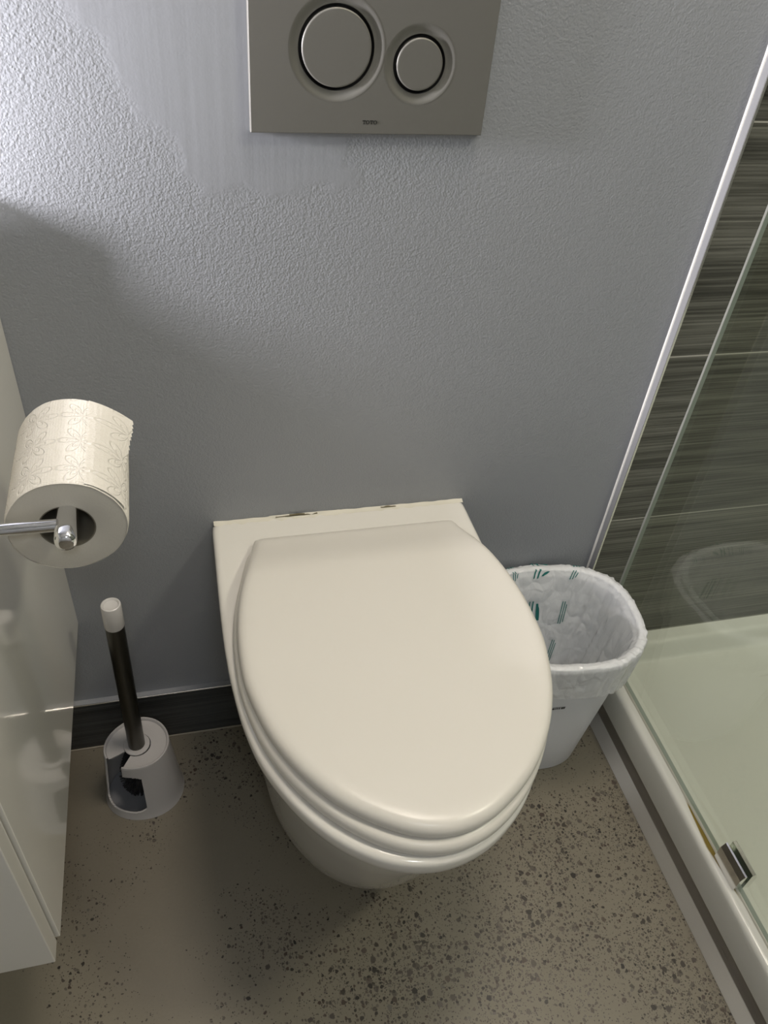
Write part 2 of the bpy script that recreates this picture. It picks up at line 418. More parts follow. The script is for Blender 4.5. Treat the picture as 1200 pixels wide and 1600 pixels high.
# clear silicone line where the glass meets the tile
bm = bmesh.new()
rs = []
for k in range(101):
    z = 0.114 + k * 0.0193
    q = 1 + 0.35 * noise.noise(Vector((3, 1, z * 28)))
    rs.append([Vector((0.711 + x * q, TY - 0.0002 + y * q, z)) for x, y in ((0, 0), (-0.0022, 0), (-0.0012, -0.0012), (0, -0.0018))])
rings(bm, rs); part('silicone_seal', bm, M_clearseal, scr)['label'] = 'translucent vertical silicone line at the tiles'
bm = bmesh.new()
rs = []
for k in range(161):
    y = TY - .004 - k * 0.00705
    q = 1 + 0.4 * noise.noise(Vector((y * 30, 1, 7)))
    rs.append([Vector((0.711 + x * q, y, 0.1122 + z * q)) for x, z in ((0, 0), (-0.003, 0), (-0.0018, 0.0015), (0, 0.0022))])
rings(bm, rs); part('silicone_joint', bm, mat('stained_silicone', (0.42, 0.42, 0.36), 0.3), scr)
# chrome clamp: two bevelled cheeks with a slit on top for the glass
def clamp(y0, y1):
    bm = bmesh.new()
    for sgn in (-1, 1):
        sec = [(0.0025 if sgn > 0 else 0.0055, 0.113), (0.0125, 0.113), (0.0125, 0.142), (0.0085, 0.152), (0.0065, 0.1535), (0.0025 if sgn > 0 else 0.0055, 0.1525)]
        rings(bm, [[Vector((0.7165 + sgn * x * 1.08, y, z)) for x, z in sec] for y in (y0, y0 + .0006, y1 - .0006, y1)])
    return bm
c = part('glass_clamp', clamp(-0.492, -0.440), M_chrome2, scr, True, 20); c['label'] = 'bevelled chrome clamp gripping the foot of the glass'
part('glass_clamp', clamp(-1.05, -0.998), M_chrome, scr, True, 20)

# ------------------------------------------------------------------ wall-hung toilet
TCX = 0.204
def smooth_pts(pts, n):
    """Catmull-Rom through the half outline (hw, y), resampled by arc length"""
    P = [Vector((a, b, 0)) for a, b in pts]
    P = [2 * P[0] - P[1]] + P + [Vector((-P[-2].x, P[-2].y, 0))]
    out = []
    for i in range(1, len(P) - 2):
        p0, p1, p2, p3 = P[i - 1:i + 3]
        for k in range(12):
            s = k / 12
            out.append(0.5 * ((2 * p1) + (p2 - p0) * s + (2 * p0 - 5 * p1 + 4 * p2 - p3) * s * s + (3 * p1 - p0 - 3 * p2 + p3) * s ** 3))
    out.append(P[-2])
    L = [0]
    for a, b in zip(out, out[1:]): L.append(L[-1] + (b - a).length)
    res = []; j = 0
    for k in range(n):
        d = L[-1] * k / (n - 1)
        while j < len(L) - 2 and L[j + 1] < d: j += 1
        s = (d - L[j]) / max(1e-9, L[j + 1] - L[j])
        res.append(out[j].lerp(out[j + 1], max(0, min(1, s))))
    return res
def outline(pts, cx, n=72, back=14):
    h = smooth_pts(pts, n)
    right_ = [(p.x, p.y) for p in h]
    left_ = [(-x, y) for x, y in right_[-2::-1]]
    o_ = right_ + left_
    a, b = o_[-1], o_[0]
    for k in range(1, back): o_.append((a[0] + (b[0] - a[0]) * k / back, a[1] + (b[1] - a[1]) * k / back))
    return [Vector((cx + x, y, 0)) for x, y in o_]
def inset(o_, d, passes=0):
    n = len(o_); r = []
    for i in range(n):
        tg = (o_[(i + 1) % n] - o_[i - 1]).normalized()
        nr = Vector((tg.y, -tg.x, 0))          # outline runs clockwise seen from above: this points inwards or out
        r.append(o_[i] + nr * d)
    return r
lidpts = [(0.118, -0.054), (0.138, -0.0545), (0.1435, -0.060), (0.148, -0.078), (0.1605, -0.128), (0.172, -0.170), (0.179, -0.21), (0.182, -0.25), (0.1805, -0.30), (0.171, -0.345), (0.157, -0.385), (0.135, -0.425), (0.105, -0.462), (0.070, -0.490), (0.036, -0.508), (0.0, -0.5145)]
seatpts = [(0.13, -0.062), (0.150, -0.085), (0.164, -0.128), (0.175, -0.170), (0.181, -0.21), (0.1835, -0.25), (0.182, -0.30), (0.173, -0.348), (0.159, -0.389), (0.137, -0.430), (0.107, -0.468), (0.072, -0.498), (0.037, -0.516), (0.0, -0.5225)]
rimpts = [(0.1795, -0.0006), (0.1835, -0.002), (0.1853, -0.010), (0.1860, -0.06), (0.1868, -0.12), (0.1872, -0.18), (0.1860, -0.235), (0.1825, -0.285), (0.1755, -0.335), (0.164, -0.380), (0.146, -0.420), (0.122, -0.458), (0.090, -0.492), (0.048, -0.518), (0.0, -0.5275)]
def sgn_inset(o_):
    c = sum(o_, Vector()) / len(o_)
    t1 = inset(o_, 0.001)
    return 1 if (t1[30] - c).length < (o_[30] - c).length else -1
SG = sgn_inset(outline(rimpts, TCX))
def off(o_, d): return inset(o_, SG * d)
def zs(o_, z): return [Vector((p.x, p.y, z(p) if callable(z) else z)) for p in o_]

toilet = empty('wall_hung_toilet', (TCX, 0, 0.10), 'white wall-hung toilet with closed elongated lid below the flush plate', 'toilet')
# ceramic: deck and rim, then body tapering down and back
bm = bmesh.new()
O = outline(rimpts, TCX)
def offr(o_, d):
    q = off(o_, d); out = []
    for a, b in zip(o_, q):
        if a.y > -0.03: out.append(Vector((a.x - math.copysign(d * min(1, abs(a.x - TCX) / 0.175), a.x - TCX), a.y, 0)))
        else: out.append(b)
    return out
def clampback(r, y=-0.0006): return [Vector((p.x, min(p.y, y), p.z)) for p in r]
def body_ring(hw, tip, z, n_=2.25, y0=-0.03):
    """same vertex count and order as the rim: superellipse front, straight sides to the wall"""
    r = []
    for p in O:
        fx = (p.x - TCX) / 0.187; fy = (p.y + 0.0006) / -0.527
        r.append((fx, fy))
    out = []
    for (fx, fy) in r:
        # remap the rim shape: squeeze x and y
        x = TCX + fx * hw; y = -0.0006 + fy * (tip + 0.0006)
        out.append(Vector((x, y, z)))
    return out
R_ = [zs(offr(O, 0.010), 0.4800), zs(offr(O, 0.006), 0.4798), zs(offr(O, 0.003), 0.4785), zs(offr(O, 0.001), 0.4765), zs(O, 0.473), zs(O, 0.466),
      zs(offr(O, 0.0012), 0.458), zs(offr(O, 0.004), 0.452), zs(offr(O, 0.009), 0.448)]
R_ = [clampback(r) for r in R_]
body = [(0.174, -0.506, 0.445), (0.170, -0.497, 0.42), (0.166, -0.487, 0.38), (0.161, -0.470, 0.33), (0.156, -0.449, 0.27), (0.151, -0.428, 0.21), (0.146, -0.407, 0.155), (0.141, -0.392, 0.122), (0.136, -0.380, 0.108), (0.126, -0.362, 0.101), (0.10, -0.32, 0.100)]
R_ += [body_ring(hw, tip, z) for hw, tip, z in body]
inner_top = [clampback(zs(off(O, d), 0.480)) for d in (0.03,)]
rings(bm, [[Vector((TCX + (p.x - TCX) * 0.3, -0.2 + (p.y + 0.2) * 0.3, 0.480)) for p in O], [Vector((TCX + (p.x - TCX) * 0.85, -0.2 + (p.y + 0.2) * (0.9 if p.y < -0.2 else 0.985), 0.480)) for p in O]] + R_, True, True, True)
part('bowl', bm, M_ceramic, toilet, True, 60)
# seat ring
SCX = 0.2105
O2 = outline(seatpts, SCX)
bm = bmesh.new()
def offs(o_, cx, cy, hx, hy, d): return [Vector((cx + (p.x - cx) * (1 - d / hx), cy + (p.y - cy) * (1 - d / hy), 0)) for p in o_]
def ring_seat(d, z): return zs(offs(O2, SCX, -0.29, 0.18, 0.23, d), z)
rings(bm, [ring_seat(0.012, 0.4806), ring_seat(0.0045, 0.4806), ring_seat(0.0018, 0.4815), ring_seat(0.0004, 0.484), ring_seat(0, 0.487), ring_seat(0.0003, 0.491), ring_seat(0.002, 0.4955), ring_seat(0.0048, 0.4982), ring_seat(0.009, 0.4992), ring_seat(0.014, 0.4992)], True, True, True)
part('seat', bm, M_seat, toilet, True, 60)
# lid: softly domed edge, sloping down to the hinge line at the back
LCX = 0.2135
O3 = outline(lidpts, LCX)
def lz(zt, thin=0.0):
    def f(p):
        k = sstep(-0.150, -0.052, p.y)
        z = zt - 0.0215 * k
        return max(z, 0.4812 + (zt - 0.4995) * 0.45 * k)
    return f
bm = bmesh.new()
lid = []
for d, z in ((0.020, 0.5002), (0.010, 0.4998), (0.004, 0.4998), (0.0015, 0.5012), (0.0002, 0.504), (0, 0.507), (0.0004, 0.510), (0.0016, 0.5135), (0.004, 0.5165), (0.0075, 0.5186), (0.012, 0.5196), (0.018, 0.5200)):
    lid.append(zs(offs(O3, LCX, -0.285, 0.18, 0.23, d), lz(z)))
last = lid[-1]
for k in (0.97, 0.94, 0.91, 0.88, 0.85, 0.82, 0.79, 0.76, 0.73, 0.70, 0.66, 0.62, 0.58, 0.54, 0.50, 0.44, 0.38, 0.3, 0.2, 0.1, 0.02):
    lid.append([Vector((LCX + (p.x - LCX) * k, -0.235 + (p.y + 0.235) * k, 0)) for p in last])
    for p in lid[-1]: p.z = lz(0.5200)(p)
rings(bm, lid, True, True, True)
lidob = part('lid', bm, M_seat, toilet, True, 60)
# hinge barrel under the back of the lid
bm = bmesh.new()
# sealant between the deck and the wall: uneven, cracked in the middle
bm = bmesh.new()
rs = []
for k in range(141):
    x = 0.0215 + k * (0.3665 / 140)
    a = 1.0 + 0.5 * noise.noise(Vector((x * 60, 2, 0))) + (0.35 if 0.10 < x < 0.2 else 0)
    b = 1.0 + 0.8 * noise.noise(Vector((x * 90, 9, 0)))
    rs.append([Vector((x, -0.0003, 0.4785)), Vector((x, -0.0003, 0.4800 + 0.0026 * a)), Vector((x, -0.0016, 0.4800 + 0.0019 * a)), Vector((x, -0.0032 * b - .0012, 0.4802 + 0.0006)), Vector((x, -0.005 * abs(b) - .0018, 0.4800)), Vector((x, -0.002, 0.4785))])
rings(bm, rs); part('sealant_bead', bm, M_cream, toilet)['label'] = 'cracked cream sealant along the wall'
M_crack = mat('dirty_crack', (0.14, 0.12, 0.07), 0.9)
for (x0, x1, dz) in ((0.108, 0.168, 0.0), (0.128, 0.150, 0.0012), (0.262, 0.285, -0.0004)):
    bm = bmesh.new(); n_ = 24; rs = []
    for k in range(n_ + 1):
        x = x0 + (x1 - x0) * k / n_; th = 0.00022 * math.sin(PI * k / n_) + 0.0001
        zc = 0.4822 + dz + 0.0011 * noise.noise(Vector((x * 110, 4, dz * 900)))
        rs.append([Vector((x, -0.0008, zc - th)), Vector((x, -0.0036, zc - th)), Vector((x, -0.0036, zc + th)), Vector((x, -0.0008, zc + th))])
    rings(bm, rs); part('sealant_crack', bm, M_crack, toilet)

# ------------------------------------------------------------------ flush plate
PX0, PX1, PZ0, PZ1, PY = 0.0875, 0.3275, 1.000, 1.162, -0.0085
plate = empty('flush_plate', ((PX0 + PX1) / 2, 0, PZ0), 'matt silver dual-button flush plate on the wall above the toilet', 'flush plate')
BT = [(0.1702, 1.0755, 0.0342), (0.2535, 1.0640, 0.0238)]
# face: rectangle with two round cut-outs, built from polar fans around each button
bm = bmesh.new()
NX, NZ = 242, 164
keepf = []
V = {}
OUT = [b[2] + 0.012 for b in BT]
for i in range(NX + 1):
    for j in range(NZ + 1):
        V[i, j] = (PX0 + (PX1 - PX0) * i / NX, PZ0 + (PZ1 - PZ0) * j / NZ)
# cells outside the surround circles are kept, edge vertices snapped onto the circle
bv = {}
def snapped(x, z):
    for (cx, cz, _), ro in zip(BT, OUT):
        d = math.hypot(x - cx, z - cz)
        if d < ro: 
            return (cx + (x - cx) * ro / d * 0.9995, cz + (z - cz) * ro / d * 0.9995) if d > 1e-6 else (x, z)
    return (x, z)
for i in range(NX):
    for j in range(NZ):
        cs = [(i, j), (i + 1, j), (i + 1, j + 1), (i, j + 1)]
        inside = [any(math.hypot(V[c][0] - b[0], V[c][1] - b[1]) < ro for b, ro in zip(BT, OUT)) for c in cs]
        if all(inside): continue
        vs = []
        for c in cs:
            if c not in bv:
                x, z = snapped(*V[c]); bv[c] = bm.verts.new((x, PY, z))
            vs.append(bv[c])
        try: bm.faces.new(vs)
        except ValueError: pass
# rounded rim and sides
def rect(x0, x1, z0, z1, y): return [Vector((x0, y, z0)), Vector((x1, y, z0)), Vector((x1, y, z1)), Vector((x0, y, z1))]
rs = [rect(PX0, PX1, PZ0, PZ1, PY), rect(PX0 - .0006, PX1 + .0006, PZ0 - .0006, PZ1 + .0006, PY + .0004), rect(PX0 - .0009, PX1 + .0009, PZ0 - .0009, PZ1 + .0009, PY + .0014), rect(PX0 - .0009, PX1 + .0009, PZ0 - .0009, PZ1 + .0009, -0.0004)]
rings(bm, rs, True, False, True)
for (cx, cz, r), ro in zip(BT, OUT):
    pr = []
    for k in range(15):
        s = k / 14
        rr = ro + 0.0006 + (r + 0.0022 - ro) * s
        pr.append((rr, 0.0022 * sstep(0, 0.85, s) - 0.0001))
    lathe(bm, [(a, b) for a, b in pr], (cx, PY, cz), 'Y', 96)
part('face_plate', bm, M_plate, plate, True, 35)
for (cx, cz, r), nm in zip(BT, ('full flush', 'half flush')):
    bm = bmesh.new()
    lathe(bm, [(r + 0.0024, 0.0018), (r + 0.0016, 0.0040), (r + 0.001, 0.0070)], (cx, PY, cz), 'Y', 96, False, True)
    wl = part('button_well', bm, M_black, plate)
    bm = bmesh.new()
    lathe(bm, [(r - 0.0004, 0.0062), (r - 0.0004, 0.0006), (r - 0.0008, 0.0001), (r - 0.0016, -0.0003), (r - 0.0022, -0.0003), (r - 0.003, -0.0003), (r * 0.5, -0.0003), (0.0005, -0.0003)], (cx, PY, cz), 'Y', 96, False, True)
    bt = part('flush_button', bm, M_plate, plate, True, 35); bt['label'] = 'large round button' if r > 0.03 else 'small round button'
# small black maker's lettering: T O T O with slab feet
bm = bmesh.new()
def stroke(x0, x1, z0, z1): box(bm, x0, x1, PY - .0002, PY + .0002, z0, z1)
lx, lz0, lh = 0.1992, 1.0088, 0.0036
def letT(x):
    stroke(x, x + .0034, lz0 + lh - .0006, lz0 + lh); stroke(x, x + .0005, lz0 + lh - .0012, lz0 + lh); stroke(x + .0029, x + .0034, lz0 + lh - .0012, lz0 + lh)
    stroke(x + .0013, x + .0021, lz0, lz0 + lh); stroke(x + .0007, x + .0027, lz0, lz0 + .0004)
def letO(x):
    cx, cz = x + .0018, lz0 + lh / 2; n_ = 24
    o1 = [(cx + .0019 * math.cos(2 * PI * i / n_), cz + .0019 * math.sin(2 * PI * i / n_)) for i in range(n_)]
    o2 = [(cx + .0010 * math.cos(2 * PI * i / n_), cz + .0014 * math.sin(2 * PI * i / n_)) for i in range(n_)]
    rings(bm, [[Vector((a, PY + .0001, b)) for a, b in o1], [Vector((a, PY - .0002, b)) for a, b in o1], [Vector((a, PY - .0002, b)) for a, b in o2], [Vector((a, PY + .0001, b)) for a, b in o2]], True, False, False)
letT(lx); letO(lx + .0036); letT(lx + .0078); letO(lx + .0114)
part('lettering', bm, M_black, plate, False)['label'] = 'small black lettering'

# ------------------------------------------------------------------ vanity cabinet on the left, worktop, mirror lamp
CXR = -0.1855; CZ0 = 0.308; CZ1 = 0.868
van = empty('vanity_cabinet', (-0.49, -0.23, CZ0), 'white high-gloss wall-hung vanity cabinet left of the toilet brush', 'cabinet')
bm = bmesh.new(); box(bm, CXR - .018, CXR, -0.450, -0.0006, CZ0, CZ1, 0.0006, 1); part('side_panel', bm, M_gloss, van, False)
bm = bmesh.new(); box(bm, -0.79, -0.772, -0.450, -0.0006, CZ0, CZ1, 0.0006, 1); part('side_panel', bm, M_gloss, van, False)
bm = bmesh.new(); box(bm, -0.772, CXR - .018, -0.448, -0.0006, CZ0 + .002, CZ0 + .020); part('bottom_panel', bm, M_gloss, van, False)
bm = bmesh.new(); box(bm, -0.772, CXR - .018, -0.012, -0.0006, CZ0 + .02, CZ1); part('back_panel', bm, M_gloss, van, False)
for x0, x1 in ((-0.786, -0.489), (-0.486, CXR - .0035)):
    bm = bmesh.new(); box(bm, x0, x1, -0.4755, -0.4535, CZ0 - .001, CZ1 - .004, 0.0010, 2); part('door', bm, M_gloss, van, False)
bm = bmesh.new(); box(bm, -0.77, CXR - .012, -0.4535, -0.4495, CZ0 + .012, CZ1 - .01); part('door_gap_shade', bm, M_gap, van, False)  # dark strip standing in for the shade in the gap behind the doors
top = empty('vanity_worktop', (-0.49, -0.24, CZ1), 'white vanity worktop with backsplash lying on the gloss cabinet', 'worktop')
bm = bmesh.new(); box(bm, -0.795, CXR + .004, -0.485, -0.0006, CZ1 + .0005, CZ1 + .026, 0.002); part('slab', bm, M_counter, top, True, 30)
bm = bmesh.new(); box(bm, -0.795, CXR + .004, -0.018, -0.0006, CZ1 + .026, 0.943, 0.002); part('backsplash', bm, M_counter, top, True, 30)
lampo = empty('wall_lamp', (LAMP_X, 0, (LAMP_Z0 + LAMP_Z1) / 2), 'short cool-white vertical tube lamp on the wall over the vanity', 'wall lamp')
bm = bmesh.new(); box(bm, LAMP_X - .02, LAMP_X + .02, -0.02, -0.0004, LAMP_Z0 - .02, LAMP_Z1 + .02, 0.004); part('back_plate', bm, M_chrome, lampo)
bm = bmesh.new(); lathe(bm, [(0.012, LAMP_Z0 - .01), (0.016, LAMP_Z0), (0.016, LAMP_Z1), (0.012, LAMP_Z1 + .01)], (LAMP_X, -0.055, 0), 'Z', 32, True, True); part('tube', bm, M_lampcool, lampo)
for zc in (LAMP_Z0 + .015, LAMP_Z1 - .015):
    bm = bmesh.new(); box(bm, LAMP_X - .006, LAMP_X + .006, -0.045, -0.019, zc - .006, zc + .006); part('bracket', bm, M_chrome, lampo)
la = area('tube_glow', (LAMP_X + 0.019, -0.060, (LAMP_Z0 + LAMP_Z1) / 2), (0, math.radians(-90), 0), LAMP_Z1 - LAMP_Z0, LAMP_POWER, LAMP_COL, 'RECTANGLE', 0.03)

# ceiling lamps; the one farthest from the toilet wall is an added fill
for nm, (x, y), lab, q in (('ceiling_lamp', CEIL_POS, 'large round opal ceiling lamp over the toilet', 1.4), ('ceiling_lamp', (0.1, -1.75), 'added round opal fill lamp on the ceiling farthest from the toilet wall', 1.0), ('ceiling_lamp', (1.15, -0.75), 'round opal ceiling lamp inside the shower', 1.0)):
    r_ = empty(nm, (x, y, ZC), lab, 'ceiling lamp')
    bm = bmesh.new(); lathe(bm, [(0.150 * q, ZC - .001), (0.150 * q, ZC - .03), (0.145 * q, ZC - .035)], (x, y, 0), 'Z', 48, True, True); part('base', bm, M_whitepl, r_)
    bm = bmesh.new(); lathe(bm, [(0.140 * q, ZC - .0352), (0.142 * q, ZC - .055), (0.125 * q, ZC - .068), (0.0, ZC - .072)], (x, y, 0), 'Z', 48, True, False); part('diffuser', bm, M_lampglass, r_)

# ------------------------------------------------------------------ toilet roll holder and roll
RY0, RY1, RX, RZ = -0.330, -0.210, -0.104, 0.787
AX, AZ = -0.1015, 0.8015
hold = empty('toilet_roll_holder', (CXR, -0.345, AZ + .006), 'chrome toilet roll holder arm on the side of the vanity', 'toilet roll holder')
bm = bmesh.new(); lathe(bm, [(0.024, 0.0002), (0.024, 0.006), (0.021, 0.009), (0.008, 0.010)], (CXR, -0.347, AZ + .004), 'X', 40, True, True); part('wall_flange', bm, M_chrome, hold)
bm = bmesh.new(); lathe(bm, [(0.0052, 0.006), (0.0052, AX - CXR - .006)], (CXR, -0.347, AZ + .004), 'X', 32, True, True); part('post', bm, M_chrome, hold)
bm = bmesh.new()
secs = [(0.0045, -0.3665), (0.0075, -0.3655), (0.0089, -0.363), (0.0093, -0.359), (0.0093, -0.348), (0.0090, -0.30), (0.0086, -0.222), (0.0075, -0.219)]
rs = []
for r, y in secs:
    rs.append([Vector((AX + r * 0.92 * math.copysign(abs(math.cos(a)) ** 0.75, math.cos(a)), y, AZ + r * 0.93 * math.copysign(abs(math.sin(a)) ** 0.85, math.sin(a)))) for a in [2 * PI * i / 40 for i in range(40)]])
rings(bm, rs); part('arm', bm, M_chrome, hold, True, 50)

roll = empty('toilet_roll', (RX, (RY0 + RY1) / 2, RZ), 'white embossed toilet paper roll hanging on the chrome holder', 'toilet roll')
RR, RC = 0.0478, 0.0222
def roll_r(a):
    return RR * (1 + 0.012 * math.sin(2 * a + 0.6) + 0.008 * math.sin(3 * a + 2) + 0.004 * math.sin(7 * a))
bm = bmesh.new(); uvl = bm.loops.layers.uv.new('UVMap')
NA, NL = 120, 40
G = []
for j in range(NL + 1):
    y = RY0 + (RY1 - RY0) * j / NL
    e = min(j, NL - j)
    dr = -0.0012 if e == 0 else (-0.0003 if e == 1 else 0)
    G.append([])
    for i in range(NA + 1):
        a = 2 * PI * i / NA
        r = roll_r(a) + dr + 0.0003 * noise.noise(Vector((math.cos(a) * 6, y * 60, math.sin(a) * 6)))
        G[-1].append(bm.verts.new((RX + r * math.cos(a), y, RZ + r * math.sin(a))))
for j in range(NL):
    for i in range(NA):
        f = bm.faces.new((G[j][i], G[j][i + 1], G[j + 1][i + 1], G[j + 1][i]))
        for lp, (ii, jj) in zip(f.loops, ((i, j), (i + 1, j), (i + 1, j + 1), (i, j + 1))): lp[uvl].uv = (ii / NA, jj / NL)
bmesh.ops.remove_doubles(bm, verts=bm.verts, dist=1e-6)
part('paper_wrap', bm, M_paper, roll, True, 80)
for y, s in ((RY0, -1), (RY1, 1)):
    bm = bmesh.new()
    rs = []
    for k in range(9):
        f = k / 8
        rs.append([Vector((RX + (RC + (roll_r(a) - 0.0012 - RC) * f) * math.cos(a), y + s * (-0.0006 + 0.0009 * math.sin(PI * f)), RZ + (RC + (roll_r(a) - .0012 - RC) * f) * math.sin(a))) for a in [2 * PI * i / 120 for i in range(120)]])
    rings(bm, rs, True, False, False)
    part('paper_end', bm, M_shadedend, roll)
bm = bmesh.new(); lathe(bm, [(RC + .0002, RY0 + .0004), (RC - .0008, RY0 + .0006), (RC - .0008, RY1 - .0006), (RC + .0002, RY1 - .0004)], (RX, 0, RZ), 'Y', 64); part('cardboard_core', bm, M_card, roll)
# loose torn sheet edge lifting off at the right
bm = bmesh.new(); uvl = bm.loops.layers.uv.new('UVMap')
G = []
for j in range(49):
    y = RY0 + .001 + (RY1 - RY0 - .002) * j / 48
    lift = 0.02 + 1.0 * sstep(0.35, 1.0, j / 48)
    row = []
    nT = 10
    for k in range(nT + 1):
        s = k / nT
        a0 = math.radians(66)
        a = a0 - math.radians(48) * s
        r = roll_r(a) + 0.0002 + 0.0006 * s + 0.0080 * lift * s * s
        jag = (0.0018 * noise.noise(Vector((y * 900, 5, 1))) + 0.0012 * math.sin(y * 1500)) if k == nT else 0
        a -= jag / RR
        row.append(bm.verts.new((RX + r * math.cos(a), y, RZ + r * math.sin(a))))
    G.append(row)
for a_, b_ in zip(G, G[1:]):
    for i in range(nT):
        f = bm.faces.new((a_[i], a_[i + 1], b_[i + 1], b_[i]))
        for lp, vv in zip(f.loops, f.verts):
            lp[uvl].uv = (0.25 - vv.co.z * 3, (vv.co.y - RY0) / (RY1 - RY0))
part('loose_sheet', bm, M_paper, roll, True, 80)['label'] = 'torn loose end of the paper'

# ------------------------------------------------------------------ toilet brush and its holder
HX, HY, HH = -0.1235, -0.103, 0.129
hold2 = empty('brush_holder', (HX, HY, 0), 'white plastic toilet brush holder with cut-out front beside the vanity', 'brush holder')
def hr(a, z):
    f = z / HH
    r = 0.0585 * (1 - f) + 0.0475 * f + 0.0022 * math.exp(-z / 0.010)
    return r * (1 + 0.035 * math.cos(2 * (a - math.radians(15))) + 0.022 * math.cos(3 * (a - math.radians(75))))
def hp(a, z, d=0):
    r = hr(a, z) + d
    return Vector((HX + r * math.cos(a), HY + r * math.sin(a), z))
A0, A1 = 198, 274
SL0, SL1 = 204, 240        # slot in the top
def in_window(deg, z):
    if not (A0 < deg < A1): return False
    lo = 0.016 + 0.010 * (abs((deg - (A0 + A1) / 2) / ((A1 - A0) / 2))) ** 4
    hi = 0.108 - 0.006 * (max(0, (deg - 255) / (A1 - 255))) ** 2
    if deg < SL1: hi = 1.0
    if z < lo: return False
    return z < hi
DA = 0.75
angs = [i * DA for i in range(480)]
zsn = [0.0005, 0.004, 0.010] + [0.012 + 0.0014 * k for k in range(82)] + [HH - .002]
bm = bmesh.new(); W = {}
def shell(bm, d):
    W = {}
    for i, dg in enumerate(angs):
        for j, z in enumerate(zsn): W[i, j] = bm.verts.new(hp(math.radians(dg), z, d))
    return W
Wo = shell(bm, 0); Wi = shell(bm, -0.0028)
def kept(i, j):
    return not in_window((angs[i] + DA / 2), (zsn[j] + zsn[j + 1]) / 2)
n_, mz = len(angs), len(zsn) - 1
for i in range(n_):
    k = (i + 1) % n_
    for j in range(mz):
        if not kept(i, j): continue
        bm.faces.new((Wo[i, j], Wo[k, j], Wo[k, j + 1], Wo[i, j + 1])); bm.faces.new((Wi[i, j], Wi[i, j + 1], Wi[k, j + 1], Wi[k, j]))
        if not kept((i - 1) % n_, j): bm.faces.new((Wo[i, j], Wo[i, j + 1], Wi[i, j + 1], Wi[i, j]))
        if not kept(k, j): bm.faces.new((Wo[k, j], Wo[k, j + 1], Wi[k, j + 1], Wi[k, j]))
        if j == 0: bm.faces.new((Wo[i, j], Wo[k, j], Wi[k, j], Wi[i, j]))
        elif not kept(i, j - 1): bm.faces.new((Wo[i, j], Wo[k, j], Wi[k, j], Wi[i, j]))
        if j == mz - 1 or not kept(i, j + 1): bm.faces.new((Wo[i, j + 1], Wo[k, j + 1], Wi[k, j + 1], Wi[i, j + 1]))
# top with raised rim and a slot running from the centre collar out to the cut-out
prof = [(1.0, HH - .002), (1.0, HH + .0008), (0.985, HH + .0018), (0.955, HH + .0018), (0.93, HH + .0006), (0.915, HH - .0028), (0.85, HH - .0034)]
toph = []
for dg in angs:
    a = math.radians(dg); col_ = []
    for f, z in prof:
        r = hr(a, HH) * f; col_.append((r, z))
    for r in (0.034, 0.026, 0.0205): col_.append((r, HH - .0036))
    for f, z in ((0.0205, HH - .0062), (0.03, HH - .0062), (0.0425, HH - .006)): col_.append((f, z))
    toph.append([bm.verts.new((HX + r * math.cos(a), HY + r * math.sin(a), z)) for r, z in col_])
def slot(i):
    dg = angs[i] + DA / 2
    return SL0 < dg < SL1
for i in range(n_):
    k = (i + 1) % n_
    if slot(i): continue
    for q in range(len(toph[0]) - 1): bm.faces.new((toph[i][q], toph[k][q], toph[k][q + 1], toph[i][q + 1]))
    for side_, other in ((i, (i - 1) % n_), (k, k)):
        if slot(other if side_ == i else k):
            col_ = toph[side_]
            m_ = len(col_)
            # close the cut edge of the top sheet
            for q0, q1 in ((6, m_ - 1), (7, m_ - 2), (8, m_ - 3)):
                pass
            try:
                bm.faces.new((col_[6], col_[7], col_[8], col_[9], col_[10], col_[11], col_[12]))
            except Exception: pass
part('cover', bm, M_brushwhite, hold2, True, 35)
bm = bmesh.new()
rings(bm, [[hp(2 * PI * i / 72, 0.0004, -0.0030) for i in range(72)], [hp(2 * PI * i / 72, 0.0065, -0.0034) for i in range(72)], [Vector((HX + 0.045 * math.cos(2 * PI * i / 72), HY + 0.045 * math.sin(2 * PI * i / 72), 0.005)) for i in range(72)]])
part('drip_base', bm, mat('grey_holder_inside', (0.22, 0.225, 0.24), 0.4), hold2)

brush = empty('toilet_brush', (HX, HY, 0.006), 'toilet brush with dark metal handle and white end cap', 'toilet brush')
BX, BY = HX - 0.0005, HY
tilt = Vector((0.004, 0.004, 0))
def bl(prof, M, nm, n=40):
    bm = bmesh.new(); rs = []
    for r, z in prof:
        c = Vector((BX, BY, 0)) + tilt * ((z - 0.13) / 0.31)
        rs.append([c + Vector((r * math.cos(2 * PI * i / n), r * math.sin(2 * PI * i / n), z)) for i in range(n)])
    rings(bm, rs); return part(nm, bm, M, brush, True, 35)
bl([(0.0195, HH - .0034), (0.0198, HH - .0018), (0.019, HH - .0008), (0.014, HH - .0004)], M_brushwhite, 'collar')
bl([(0.0126, HH - .0004), (0.0126, 0.4035)], M_steel, 'handle')
bl([(0.0129, 0.4035), (0.0131, 0.4040), (0.0131, 0.4415), (0.0124, 0.4438), (0.0110, 0.4445), (0.0098, 0.4436), (0.0090, 0.4420), (0.003, 0.4408), (0.0005, 0.4406)], M_brushwhite, 'end_cap')
bl([(0.006, 0.085), (0.006, HH - .004)], M_brushwhite, 'neck')
bm = bmesh.new()
